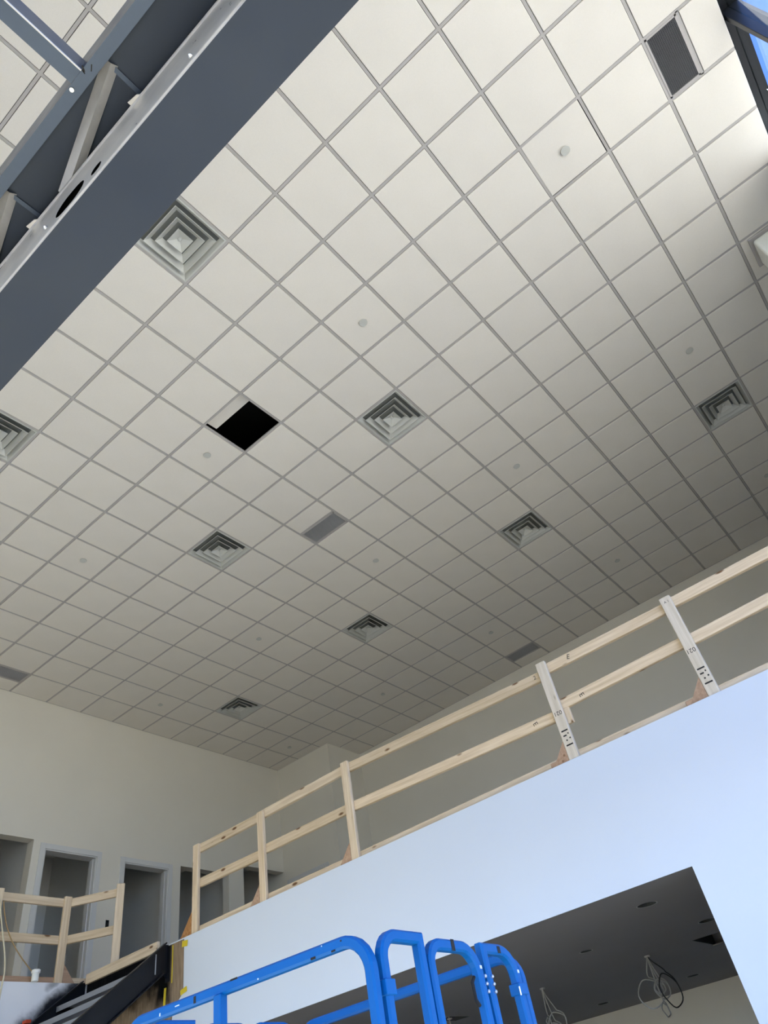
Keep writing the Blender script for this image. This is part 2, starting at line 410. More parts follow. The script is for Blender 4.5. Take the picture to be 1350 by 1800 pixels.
# mezzanine floor (L shaped), its drywall fascia and the ceiling below it
wbox('floor_mezzanine', [((XM+0.018, -1.8, ZL+0.4), (XR, YW, ZS)), ((XL-0.2, YW+0.018, ZL+0.4), (XR+0.2, 13.7, ZS))], 'ply_floor', kind='structure')
panel_wall('wall_mezzanine', 'X', XM, 0.016, (-1.8, YW), (0.0, ZT), [(1.688, 7.05, -0.1, ZL)], 'white')
wbox('wall_mezzanine_core', [((XM+0.016, -1.8, 0), (XM+0.13, 1.688, ZL)), ((XM+0.016, 7.05, 0), (XM+0.13, YW, ZL))], 'white', kind='structure')
panel_wall('wall_walkway', 'Y', YW, 0.016, (XL, XM), (0.0, ZT), [], 'spray_wall')
wbox('wall_lower', [((XLOW, -2.0, 0), (XLOW+0.1, YB, ZL)), ((XM+0.13, YW, 0), (XLOW, YW+0.1, ZL)), ((XM+0.13, -1.8, 0), (XLOW, -1.7, ZL))], 'wall', kind='structure')

DL = [(2.62, 2.30, 0.075), (3.975, 2.323, 0.075), (3.566, 3.327, 0.055), (7.08, 3.675, 0.075), (7.17, 4.975, 0.075)]
WH = [(4.745, 3.253), (4.686, 4.451), (4.71, 5.70)]
def circle_pts(x, y, r, n=18): return [(x+r*math.cos(-2*math.pi*i/n), y+r*math.sin(-2*math.pi*i/n)) for i in range(n)]
VENT_HOLE = (4.71, 5.39, 2.12, 2.757)
JUNK = (4.62, 5.0, 5.62, 5.82)
hole_r = [[(a, c), (a, d), (b, d), (b, c)] for a, b, c, d in (VENT_HOLE, JUNK)]
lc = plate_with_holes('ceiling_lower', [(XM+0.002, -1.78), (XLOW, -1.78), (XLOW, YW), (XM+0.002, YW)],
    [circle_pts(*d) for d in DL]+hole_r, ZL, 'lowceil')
box('ceiling_lower_deck', (XM+0.02, -1.78, ZL+0.25), (XLOW, YW, ZL+0.39), 'black', kind='structure')

# ------------------------------------------------------------------ suspended ceiling
ceil = box('ceiling', (XL-0.2, -1.95, H+0.9), (XR+0.2, YB+0.2, H+1.1), 'black', kind='structure')
I0, I1, J0, J1 = -12, 13, -17, 3
GR = {(0, 2): 'a', (3, -8): 'b', (12, -8): 'c', (1, -17): 'd'}
DIFF = [(-3, -5), (2, -5), (-3, -10), (2, -10), (7, -5), (7, -10), (7, -15), (7, 0)]
HOLE = (0, -7)
LOOSE = (0, 0)
cw = cam.matrix_world; cinv = cw.inverted(); fx = cam_d.lens/36*1350
def in_frame(p):
    q = cinv @ Vector(p)
    if q.z > -0.01: return False
    u = 675+fx*q.x/-q.z; v = 900-fx*q.y/-q.z
    return -8 < u < 1358 and -8 < v < 1808
def tile_mesh(w, d, name):
    bm = bmesh.new(); c = 0.003; g = 0.016
    # square-edge tile with a shallow rebate: face a little proud of the tee
    x, y = w/2-g, d/2-g
    lo = [bm.verts.new((sx*(x-c), sy*(y-c), -0.006)) for sx, sy in ((-1,-1),(1,-1),(1,1),(-1,1))]
    mi = [bm.verts.new((sx*x, sy*y, -0.003)) for sx, sy in ((-1,-1),(1,-1),(1,1),(-1,1))]
    hi = [bm.verts.new((sx*x, sy*y, 0.012)) for sx, sy in ((-1,-1),(1,-1),(1,1),(-1,1))]
    bm.faces.new(lo); bm.faces.new(hi)
    for A, B in ((lo, mi), (mi, hi)):
        for i in range(4): bm.faces.new((A[i], A[(i+1) % 4], B[(i+1) % 4], B[i]))
    bmesh.ops.recalc_face_normals(bm, faces=bm.faces)
    me = bpy.data.meshes.new(name); bm.to_mesh(me); bm.free(); me.materials.append(M['tile']); return me
full = tile_mesh(T, T, 'ceiling_tile')
cells = []
for i in range(I0, I1):
    for j in range(J0, J1):
        if (i, j) in DIFF or (i, j) == HOLE or (i, j) in GR: continue
        y0 = -(j+1)*T
        cut = j == J1-1
        vis = any(in_frame(((i+a)*T, -(j+b)*T, H)) for a in (0, 1) for b in (0, 1))
        cx, cy = (i+0.5)*T, -(j+0.5)*T
        dist = (Vector((cx, cy, H))-cw.translation).length
        cells.append((not vis, dist, i, j))
cells.sort()
hidden = bmesh.new()
for k, (nv, dist, i, j) in enumerate(cells):
    mw = Matrix.Translation(((i+0.5)*T, -(j+0.5)*T, H))
    if (i, j) == LOOSE: mw = Matrix.Translation(((i+0.5)*T-0.004, -(j+0.5)*T+0.004, H+0.004)) @ Matrix.Rotation(math.radians(0.35), 4, 'Z') @ Matrix.Rotation(math.radians(0.9), 4, 'Y')
    if not nv and k < 300: link_data('ceiling_tile', full, ceil, mw)
    else:
        tmp = bmesh.new(); tmp.from_mesh(full); bmesh.ops.transform(tmp, matrix=mw, verts=tmp.verts)
        me = bpy.data.meshes.new('tmp'); tmp.to_mesh(me); tmp.free(); hidden.from_mesh(me); bpy.data.meshes.remove(me)
o = link_mesh('ceiling_tile_field', hidden, 'tile', ceil); o['kind'] = 'stuff'
half_b = tile_mesh(T, T/2, 'half_tile'); half_a = tile_mesh(T/2, T, 'half_tile')
for (i, j), k in GR.items():
    if k == 'a': mw = Matrix.Translation(((i+0.5)*T, -(j+0.75)*T, H)); me = half_b       # grille j 2..2.5
    elif k == 'd': mw = Matrix.Translation(((i+0.5)*T, -(j+0.25)*T, H)); me = half_b     # grille j -16.5..-16
    elif k == 'b': mw = Matrix.Translation(((i+0.25)*T, -(j+0.5)*T, H)); me = half_a     # grille i 3.5..4
    else: mw = Matrix.Translation(((i+0.75)*T, -(j+0.5)*T, H)); me = half_a              # grille i 12..12.5
    link_data('ceiling_tile', me, ceil, mw)
# grid: every tee is a bar of its own
def tee(a, b, name='tee_bar'):
    a, b = Vector(a), Vector(b); d = (b-a).normalized(); s = Vector((-d.y, d.x, 0)); bm = bmesh.new()
    pr = [(-0.012, 0), (0.012, 0), (0.012, 0.002), (0.001, 0.002), (0.001, 0.035), (-0.001, 0.035), (-0.001, 0.002), (-0.012, 0.002)]
    m = (a+b)/2; prism_bm(bm, [a-m+s*p+Vector((0, 0, q)) for p, q in pr], b-a)
    return link_mesh(name, bm, 'tee', ceil, m)
YE = YF+0.012
for i in range(I0, I1): tee((i*T, YE, H), (i*T, YB, H))
for j in range(J0+1, J1): tee((I0*T, -j*T, H-0.0006), (XR, -j*T, H-0.0006))
for (i, j), k in GR.items():
    if k in 'ad': tee((i*T, -(j+0.5)*T, H), ((i+1)*T, -(j+0.5)*T, H), 'cross_tee')
    else: tee(((i+0.5)*T, -j*T, H), ((i+0.5)*T, -(j+1)*T, H), 'cross_tee')
tee((4.28*T, -2*T, H), (4.28*T, -2.17*T, H), 'cross_tee')
def angle(a, b, s):
    a, b, s = Vector(a), Vector(b), Vector(s); bm = bmesh.new()
    pr = [(0, 0), (0.022, 0), (0.022, 0.002), (0.002, 0.002), (0.002, 0.022), (0, 0.022)]
    m = (a+b)/2; prism_bm(bm, [a-m+s*p+Vector((0, 0, q)) for p, q in pr], b-a); return link_mesh('wall_angle', bm, 'tee', ceil, m)
angle((I0*T, YF, H-0.001), (XR, YF, H-0.001), (0, 1, 0)); angle((XR, YF, H-0.001), (XR, YBUMP-0.1, H-0.001), (-1, 0, 0))
angle((I0*T, YB, H-0.001), (XB, YB, H-0.001), (0, -1, 0)); angle((XB, YBUMP-0.1, H-0.001), (XB, YB, H-0.001), (-1, 0, 0)); angle((XB, YBUMP-0.1, H-0.001), (XR, YBUMP-0.1, H-0.001), (0, -1, 0))

# the tile slid aside over the open cell, and a duct side above it
t_ = link_data('ceiling_tile', full, None, Matrix.Translation((-0.19*T, 6.5*T, H+0.052)) @ Matrix.Rotation(math.radians(-3), 4, 'Y'))
tag(t_, 'loose ceiling tile pushed aside above the open black ceiling hole', 'ceiling tile')

# square cone diffusers
def frustum(bm, r0, z0, r1, z1, th=0.003):
    def ring(r, z): return [bm.verts.new((sx*r, sy*r, z)) for sx, sy in ((-1,-1),(1,-1),(1,1),(-1,1))]
    a, b = ring(r0, z0), ring(r1, z1); c, d = ring(r0+th, z0), ring(r1+th, z1)
    for A, B in ((a, b), (c, d), (a, c), (b, d)):
        for i in range(4): bm.faces.new((A[i], A[(i+1) % 4], B[(i+1) % 4], B[i]))
def diff_parts():
    out = []
    bm = bmesh.new(); frustum(bm, 0.278, -0.006, 0.278, 0.0, 0.014); frustum(bm, 0.278, -0.006, 0.246, 0.040); out.append(('outer_cone', bm, 'vent'))
    bm = bmesh.new(); frustum(bm, 0.224, -0.014, 0.182, 0.040); frustum(bm, 0.223, -0.017, 0.220, -0.010, 0.005); out.append(('middle_cone', bm, 'vent'))
    bm = bmesh.new(); frustum(bm, 0.152, -0.014, 0.108, 0.040); frustum(bm, 0.151, -0.017, 0.148, -0.010, 0.005); out.append(('inner_cone', bm, 'vent'))
    bm = bmesh.new(); frustum(bm, 0.079, -0.014, 0.018, 0.020); frustum(bm, 0.079, -0.017, 0.076, -0.010, 0.004)
    v = [bm.verts.new((sx*0.022, sy*0.022, 0.020)) for sx, sy in ((-1,-1),(1,-1),(1,1),(-1,1))]; bm.faces.new(v); out.append(('centre_cone', bm, 'vent'))
    bm = bmesh.new(); lathe_bm(bm, [(0.018, 0.020), (0.016, 0.010), (0.008, 0.006)], 12); out.append(('centre_screw', bm, 'vent'))
    bm = bmesh.new(); box_bm(bm, (-0.295, -0.295, 0.052), (0.295, 0.295, 0.058)); out.append(('throat', bm, 'throat'))
    return out
DLAB = {(-3,-5): 'square louvred air diffuser half hidden by the steel beam', (2,-5): 'square louvred air diffuser right of the open ceiling hole',
 (-3,-10): 'square louvred air diffuser cut by the left picture edge', (2,-10): 'square louvred air diffuser left of the speckled half-tile grille',
 (7,-5): 'square louvred air diffuser above the second tallest lumber post row, right of centre', (7,-10): 'square louvred air diffuser in the middle row above the white box-out corner',
 (7,-15): 'square louvred air diffuser nearest the back wall with the doors', (7,0): 'square louvred air diffuser in shade at the right picture edge'}
DLAB[(7,-5)] = 'square louvred air diffuser right of centre, between the shaded one and the middle-row one'
protos = None
for c in DIFF:
    loc = ((c[0]+0.5)*T, -(c[1]+0.5)*T, H)
    t = thing('air_diffuser', loc, DLAB[c], 'air vent', 'square ceiling diffusers')
    if protos is None:
        protos = [link_mesh(n, b, m, t, loc) for n, b, m in diff_parts()]
    else:
        for p in protos: link_data(p.name.split('.')[0], p.data, t, loc)

# return grilles, half a tile each
def grille(name, x0, x1, y0, y1, label, mat, cells, mat_back='black'):
    c = ((x0+x1)/2, (y0+y1)/2, H); t = thing(name, c, label, 'air vent', 'half-tile return grilles')
    f = 0.016
    bm = bmesh.new(); a, b = (x1-x0)/2-0.012, (y1-y0)/2-0.012
    for p, q in (((-a,-b),(a,-b+f)), ((-a,b-f),(a,b)), ((-a,-b),(-a+f,b)), ((a-f,-b),(a,b))): box_bm(bm, (*p, -0.004), (*q, 0.006))
    link_mesh('frame', bm, 'tee', t, c)
    bm = bmesh.new(); n1, n2 = cells
    for k in range(n1):
        y = -b+f+(2*b-2*f)*(k+0.5)/n1; box_bm(bm, (-a+f, y-0.0012, -0.001), (a-f, y+0.0012, 0.010))
    for k in range(n2):
        x = -a+f+(2*a-2*f)*(k+0.5)/n2; box_bm(bm, (x-0.0016, -b+f, 0.000), (x+0.0016, b-f, 0.012))
    o = link_mesh('egg_crate_core', bm, mat, t, c); o['kind'] = 'stuff'
    bm = bmesh.new(); box_bm(bm, (-a, -b, 0.04), (a, b, 0.046)); link_mesh('backing', bm, mat_back, t, c)
grille('return_grille', 0, T, -2.5*T, -2*T, 'black slotted grille in the ceiling beside the window wall', 'slot_grey', (16, 44))
grille('return_grille', 3.5*T, 4*T, 7*T, 8*T, 'grey speckled half-tile grille in the middle of the ceiling', 'grille', (30, 15), 'vent_dark')
grille('return_grille', 12*T, 12.5*T, 7*T, 8*T, 'dark half-tile grille where the ceiling meets the right wall', 'grille', (30, 15), 'vent_dark')
grille('return_grille', 1*T, 2*T, 16*T, 16.5*T, 'dark half-tile grille by the back wall at the left edge', 'grille', (15, 30), 'vent_dark')

# concealed sprinkler covers
spr_me = None
SPL = {(0,0): 'white round sprinkler cover nearest the slotted grille', (0,-4): 'white round sprinkler cover up and left of the central diffuser', (0,-8): 'white round sprinkler cover just below the open ceiling hole',
 (0,-12): 'white round sprinkler cover near the left edge, below the left diffuser', (-5,-4): 'white round sprinkler cover behind the steel beam',
 (5,0): 'white round sprinkler cover above the shaded right-edge diffuser', (5,-4): 'white round sprinkler cover between the central and right diffusers', (5,-8): 'white round sprinkler cover just below the speckled grille',
 (5,-12): 'round sprinkler cover left of the middle-row diffuser above the railing', (5,-16): 'round sprinkler cover left of the diffuser by the back wall',
 (10,0): 'round sprinkler cover in the dark ceiling at the right edge', (10,-4): 'round sprinkler cover in shade just above the long rail, right side', (10,-8): 'round sprinkler cover left of the dark grille by the right wall',
 (10,-12): 'round sprinkler cover above the boxed-out corner', (10,-16): 'round sprinkler cover closest to the back corner'}
for (i, j), lab in SPL.items():
    loc = ((i+0.5)*T, -(j+0.5)*T, H); t = thing('sprinkler_cover', loc, lab, 'sprinkler', 'concealed sprinkler covers')
    if spr_me is None:
        bm = bmesh.new(); lathe_bm(bm, [(0.041, -0.021), (0.043, -0.0195), (0.043, -0.0175), (0.041, -0.017)], 24); a = link_mesh('cover_plate', bm, 'vent', t, loc)
        bm = bmesh.new(); lathe_bm(bm, [(0.028, -0.017), (0.028, -0.006)], 16); b = link_mesh('cup', bm, 'vent_dark', t, loc); spr_me = (a.data, b.data)
    else: link_data('cover_plate', spr_me[0], t, loc); link_data('cup', spr_me[1], t, loc)

# ------------------------------------------------------------------ window wall
def curtain(name, xs, zs):
    for n, (x0, x1) in enumerate(zip(xs, xs[1:])):
        for m, (z0, z1) in enumerate(zip(zs, zs[1:])):
            g = box('pane', (x0, -1.912, z0), (x1, -1.900, z1), 'glass', name)
w1 = thing('window_1', (-2.5, -1.95, 0), kind='structure')
VX = [-4.38, -2.81, -1.24, 0.33, 1.75]; HZ = [0.0, 2.5, 5.25, 8.10]
for x in VX: box('mullion', (x, -1.99, 0), (x+0.055, -1.835, 8.3), 'frame', w1, 0.003)
for z in HZ: box('transom', (VX[0], -1.98, z), (VX[-1], -1.85, z+0.06), 'frame', w1)
curtain(w1, VX, HZ)
box('head_pocket', (VX[0], -1.95, 8.16), (1.75, -1.80, 8.32), 'black', w1)
bm = bmesh.new(); bmesh.ops.create_grid(bm, x_segments=8, y_segments=10, size=0.5)
rr = random.Random(3)
for v in bm.verts:
    v.co = Vector((v.co.x*0.18*(0.5+0.5*(v.co.y+0.5))+0.05*v.co.y, 0.012*math.sin(17*v.co.x+9*v.co.y)+0.006*rr.random(), v.co.y*0.36))
bmesh.ops.solidify(bm, geom=bm.faces[:], thickness=0.003)
rag = link_mesh('rag', bm, 'cloth', None, (1.05, -1.868, 7.60)); tag(rag, 'pale torn rag hanging against the window by the right edge', 'rag')
w2 = thing('window_2', (XL-0.1, 3.4, 0), kind='structure')
YV = [-1.7, 0.0, 1.7, 3.4, 5.1, 6.8, 8.5]
for y in YV: box('mullion', (XL-0.16, y-0.03, 2.0), (XL-0.02, y+0.03, 4.2), 'frame', w2)
for z in (2.0, 4.14): box('transom', (XL-0.15, YV[0], z), (XL-0.03, YV[-1], z+0.06), 'frame', w2)
for a, b in zip(YV, YV[1:]):
    for c, d in ((2.06, 4.14),): box('pane', (XL-0.096, a, c), (XL-0.084, b, d), 'glass', w2)

# white housing fixed under the ceiling next to the window
h0 = Vector((4.07*T, -1.335, H)); t = thing('ceiling_unit', (h0.x+0.2, h0.y-0.16, H), 'white rounded housing under the ceiling at the right picture edge', 'ceiling unit')
box('mount_plate', (h0.x-0.02, h0.y-0.34, H-0.03), (h0.x+0.40, h0.y+0.03, H-0.006), 'tee', t, 0.004)
box('shell', (h0.x+0.012, h0.y-0.32, H-0.42), (h0.x+0.36, h0.y, H-0.032), 'plastic', t, 0.03, seg=4)

# ------------------------------------------------------------------ steel framing overhead, near the camera
bz = 3.363; ax, bx = -3.042, -2.889; tz = 3.628
Y0, Y1 = -1.80, 3.0
fr = thing('steel_frame', (-3.1, 0.6, 0), 'slate-coloured light-gauge steel beam and joists overhead at top left', 'steel frame')
PITCH = 0.4445; EY = 0.8255
# bottom track, a shallow channel with its web facing down
bm = bmesh.new(); prism_bm(bm, [Vector(p) for p in ((ax,Y0,bz),(bx,Y0,bz),(bx,Y0,bz+0.032),(bx-0.0015,Y0,bz+0.032),(bx-0.0015,Y0,bz+0.0015),(ax,Y0,bz+0.0015))], (0, Y1-Y0, 0))
link_mesh('bottom_track', bm, 'slate', fr)
# joist web facing left, with punched holes
def oval(cy, cz, ly, lz, n=20):
    return [(cy+ly*math.copysign(abs(math.cos(a))**0.75, math.cos(a)), cz+lz*math.sin(a)) for a in (2*math.pi*i/n for i in range(n))]
def web(name, x, y0, y1, z0, z1, holes, mat, parent, th=0.0015):
    polys = [[Vector((y, z, 0)) for y, z in ((y0,z0),(y1,z0),(y1,z1),(y0,z1))]]+[[Vector((y, z, 0)) for y, z in h] for h in holes]
    flat = [p for q in polys for p in q]; bm = bmesh.new(); vs = [bm.verts.new((x, p.x, p.y)) for p in flat]
    for t3 in geometry.tessellate_polygon(polys): bm.faces.new([vs[i] for i in t3])
    return link_mesh(name, bm, mat, parent)
WEB_HOLES = [(0.9, 3.4518, 0.0199, 0.0217), (1.009, 3.4585, 0.0583, 0.0449)]
web('joist_web', ax, Y0, Y1, bz+0.0005, tz-0.012, [oval(*h) for h in WEB_HOLES], 'galv', fr)
sweep('lower_lip', [(ax-0.002, Y0, bz+0.003), (ax-0.002, Y1, bz+0.003)], circ(0.0035, 8), 'galv', fr)
sweep('upper_lip', [(ax-0.0005, Y0, tz-0.012), (ax-0.0005, Y1, tz-0.012)], circ(0.0045, 8), 'galv', fr)
box('joist_far_web', (bx-0.012, Y0, bz+0.034), (bx-0.010, Y1, tz+0.03), 'slate', fr)
# soffit deck over the truss, in sheets with a seam between them
ys = [0.757+PITCH*k for k in range(-6, 6)]; ys = [Y0]+[y for y in ys if Y0 < y < Y1]+[Y1]
for a, b in zip(ys, ys[1:]):
    box('deck_sheet', (-3.160, a+0.004, tz+0.042), (bx, b-0.004, tz+0.046), 'slate', fr)
    if b < Y1: box('seam_strip', (-3.160, b-0.006, tz+0.038), (bx-0.013, b+0.006, tz+0.0415), 'stud', fr)
# left rim, an angle with a lip up
lx0, lx1 = -3.1795, -3.1385
bm = bmesh.new(); prism_bm(bm, [Vector(p) for p in ((lx0+0.012,Y0,tz),(lx1,Y0,tz),(lx1,Y0,tz+0.0015),(lx0+0.0135,Y0,tz+0.0015),(lx0+0.0135,Y0,tz+0.19),(lx0+0.012,Y0,tz+0.19))], (0, Y1-Y0, 0))
link_mesh('rim_track', bm, 'stud', fr)
for k in range(-5, 5):
    y = EY+PITCH*k
    if not (Y0+0.05 < y < Y1-0.05): continue
    # joists running left from the rim: C shape, open side away from the window
    yl, yh = y-0.0205, y+0.0205; xa, xb = -5.2, lx0+0.0115
    bm = bmesh.new(); zz = tz+0.0016
    prism_bm(bm, [Vector(p) for p in ((xa,yl,zz),(xa,yh,zz),(xa,yh,zz+0.010),(xa,yh-0.0015,zz+0.010),(xa,yh-0.0015,zz+0.0015),(xa,yl+0.0015,zz+0.0015),(xa,yl+0.0015,zz+0.075),(xa,yh,zz+0.075),(xa,yh,zz+0.077),(xa,yl,zz+0.077))], (xb-xa, 0, 0))
    j = link_mesh('joist', bm, 'stud', fr)
    sweep('rolled_edge', [(xa, yl, zz), (xb, yl, zz)], circ(0.0025, 8), 'galv', j)
    lathe('screw', [(0.0055, -0.0035), (0.006, -0.001), (0.004, 0.0)], 'bolt', fr, (lx0+0.020, y+0.030, tz), 10)
    # diagonal lacing between rim and web
    if k < 0 and k % 2: continue
    y0d, y1d = y-0.075, y+0.262
    bm = bmesh.new(); p0 = Vector((-3.128, y0d, tz+0.030)); p1 = Vector((ax+0.012, y1d, tz-0.004)); d = (p1-p0).normalized(); s = Vector((0,0,1)).cross(d).normalized()
    up = d.cross(s)
    prism_bm(bm, [p0+s*0.019+up*0.014, p0-up*0.0, p0-s*0.019+up*0.014, p0+up*0.002], p1-p0)
    link_mesh('brace', bm, 'galv', fr)
    prism('clip_tab', [(ax-0.014, y-0.045, tz-0.013), (ax-0.002, y-0.045, tz-0.013), (ax-0.002, y-0.085, tz-0.013), (ax-0.010, y-0.075, tz-0.013)], (0, 0, 0.004), 'galv', fr)
lathe('screw', [(0.006, 0.0), (0.0055, -0.004), (0.002, -0.007)], 'bolt', fr, (ax-0.001, 0.550, 3.427), 10, 'X')
lathe('screw', [(0.006, 0.0), (0.0055, -0.004), (0.002, -0.007)], 'bolt', fr, (ax-0.001, 1.103, 3.443), 10, 'X')
box('web_hole_shade', (ax+0.012, 0.80, bz+0.02), (ax+0.014, 1.12, tz-0.02), 'black', fr)  # added black sheet, paints the shade inside the punched holes
# pen marks on the rim by the joist
for pts in (((-3.172,0.792),(-3.160,0.800),(-3.163,0.803),(-3.173,0.796)), ((-3.158,0.775),(-3.150,0.789),(-3.152,0.790),(-3.160,0.777)), ((-3.168,0.800),(-3.158,0.803),(-3.158,0.806),(-3.168,0.803))):
    prism('pen_mark', [(x, y, tz-0.0004) for x, y in pts], (0, 0, 0.0003), 'ink', fr)
# far side rim and the four posts that carry the frame, outside the picture
box('far_rim', (-5.24, Y0, tz), (-5.20, Y1, tz+0.06), 'slate', fr)
for x in (ax+0.03, -5.22):
    for y in (-1.70, 2.93):
        box('support_post', (x-0.045, y-0.045, 0), (x+0.045, y+0.045, bz if x > -4 else tz), 'slate', fr, 0.004)

# ------------------------------------------------------------------ lumber guardrails
def gusset(name, x, y, dx, dy, mat, parent, h=0.26, w=0.24, z=ZS):
    a = Vector((x, y, z)); d = Vector((dx, dy, 0)); n = Vector((-dy, dx, 0))*0.012
    return prism(name, [a, a+d*w, a+d*w*0.92+Vector((0,0,0.05)), a+Vector((0,0,h+0.06)), ], n, mat, parent)
def text_mark(name, body, size, mw, parent, mat='ink'):
    cu = bpy.data.curves.new('mark_text', 'FONT'); cu.body = body; cu.size = size; cu.align_x = 'CENTER'; cu.align_y = 'CENTER'
    to = bpy.data.objects.new('mark_text', cu); COL.objects.link(to)
    me = bpy.data.meshes.new_from_object(to); bpy.data.objects.remove(to); bpy.data.curves.remove(cu)
    bm = bmesh.new(); bm.from_mesh(me); bpy.data.meshes.remove(me)
    if not bm.verts: bm.free(); return None
    bmesh.ops.transform(bm, matrix=Matrix.Translation((0,0,0)), verts=bm.verts)
    return link_mesh(name, bm, mat, parent, mw)
def face_x(x, y, z, roll=0.0):
    """frame on a face looking to -X: text right = -Y, text up = +Z"""
    m = Matrix(((0, 0, -1), (-1, 0, 0), (0, 1, 0))).to_4x4(); m = m @ Matrix.Rotation(roll, 4, 'Z'); m.translation = (x, y, z); return m
PX = XM+0.018; PXT = PX+0.038; RXT = PXT+0.0385
PY = [6.80, 5.765, 4.545, 2.22, 1.045, -0.75]; PTOP = [4.615, 4.605, 4.655, 4.605, 4.600, 4.60]
gr = thing('guardrail', (PX, 3.0, ZS), 'long temporary pine guardrail along the white mezzanine edge', 'guardrail')
posts = []
for k, (y, zt) in enumerate(zip(PY, PTOP)):
    posts.append(lumber('post', (PX+0.019, y, ZS), (PX+0.019, y+(0.01 if k == 3 else 0), zt), 0.038, 0.089, (1, 0, 0), 'pine_daylit' if k in (3, 4) else 'pine', gr))
for k, (z0, z1, m0, m1) in enumerate([(4.575, 4.57, 4.215, 4.195), (4.585, 4.60, 4.225, 4.215), (4.60, 4.505, 4.215, 4.125), (4.545, 4.53, 4.195, 4.21), (4.548, 4.545, 4.20, 4.235)]):
    ya, yb = PY[k]+(0.03 if k == 0 else 0.0)-0.002, PY[k+1]+0.002
    xx = PXT+0.0195
    lumber('top_rail', (xx, ya, z0), (xx, yb, z1), 0.089, 0.038, (0, 0, 1), 'pine', gr)
    lumber('mid_rail', (xx, ya, m0), (xx, yb, m1), 0.089, 0.038, (0, 0, 1), 'pine', gr)
    lumber('toe_board', (xx, ya, ZS+0.066+0.004*(k % 2)), (xx, yb, ZS+0.066+0.003*((k+1) % 2)), 0.132, 0.038, (0, 0, 1), 'pine', gr)
    gusset('gusset', PX+0.012, PY[k]+0.046, 0, 1, 'ply' if k == 0 else 'ply_pale', gr, 0.22 if k == 0 else 0.17, 0.21 if k == 0 else 0.17)
lumber('splice_block', (PXT+0.0195, PY[3]-0.06, 4.02), (PXT+0.0195, PY[3]-0.06, 4.16), 0.03, 0.05, (1, 0, 0), 'pine', gr)
for k, y in ((3, 2.33), (4, 1.16)):
    lumber('foot_block', (PX+0.022, y-0.05, ZT+0.022), (PX+0.022, y+0.10, ZT+0.022), 0.044, 0.04, (0, 0, 1), 'ply_pale', gr)
# stamps on the lumber
fx0 = PX-0.0006
for k, zz in ((3, 4.12), (4, 4.10)):
    p = posts[k]; y = PY[k]
    text_mark('stamp', '021', 0.05, face_x(fx0, y+0.004, zz, math.radians(180)), p)
    for q, (dz, w, dy) in enumerate(((-0.155, 0.058, 0), (-0.195, 0.030, 0.010), (-0.185, 0.010, -0.022), (-0.235, 0.012, 0.006), (-0.225, 0.012, -0.026), (-0.275, 0.060, -0.004))):
        box('stamp', (fx0-0.0002, y+dy-w/2, zz+dz-0.006), (fx0+0.0002, y+dy+w/2, zz+dz+0.006), 'ink', p)
rails = [o for o in gr.children if o.name.startswith(('top_rail', 'mid_rail'))]
def rail_of(name, k): return [o for o in gr.children if o.name.split('.')[0] == name][k]
rx = PXT-0.0006
text_mark('stamp', 'E', 0.06, face_x(rx, 1.98, 4.545, math.radians(-20)), rail_of('top_rail', 3))
text_mark('stamp', 'E', 0.06, face_x(rx, 1.99, 4.19, math.radians(-80)), rail_of('mid_rail', 3))
text_mark('stamp', 'E', 0.06, face_x(rx, 2.46, 4.14, math.radians(-80)), rail_of('mid_rail', 2))
text_mark('stamp', '2', 0.05, face_x(rx, 2.33, 4.515), rail_of('top_rail', 2))
text_mark('stamp', 'A 1', 0.03, face_x(fx0, PY[4]-0.005, 4.55), posts[4])

gl = thing('guardrail', (1.0, YW+0.03, ZS), 'short pine guardrail with a bend above the black stair', 'guardrail')
py = YW+0.018
for k, (x, zt) in enumerate(((-0.75, 4.6), (0.055, 4.62), (0.865, 4.625), (1.70, 4.615))):
    lumber('post', (x, py+0.019, ZS), (x, py+0.019, zt), 0.089, 0.038, (1, 0, 0), 'pine', gl)
    gusset('gusset', x+0.046, py+0.012, 1, 0, 'ply_pale', gl, 0.2, 0.19)
for a, b in ((-0.79, 0.055), (0.055, 0.865), (0.865, 1.70)):
    for n, z in (('top_rail', 4.555), ('mid_rail', 4.16)):
        lumber(n, (a, py+0.0575, z), (b, py+0.0575, z), 0.089, 0.038, (0, 0, 1), 'pine', gl)
    lumber('toe_board', (a, py+0.0575, ZS+0.066), (b, py+0.0575, ZS+0.066), 0.132, 0.038, (0, 0, 1), 'ply_pale', gl)
CP = Vector((2.045, 8.20, 0))
lumber('post', (CP.x, CP.y, ZS), (CP.x, CP.y, 4.635), 0.089, 0.038, (0.85, -0.5, 0), 'pine', gl)
for n, z in (('top_rail', 4.555), ('mid_rail', 4.16)):
    lumber(n, (1.74, py+0.045, z), (CP.x+0.015, CP.y+0.03, z-0.005), 0.089, 0.036, (0, 0, 1), 'pine', gl)
lumber('toe_board', (1.974, 8.60, 3.74), (1.974, 7.32, 3.74), 0.10, 0.038, (0, 0, 1), 'pine', gl)
lumber('toe_board', (1.745, py+0.0575, ZS+0.066), (2.06, py+0.0575, ZS+0.066), 0.132, 0.038, (0, 0, 1), 'pine', gl)

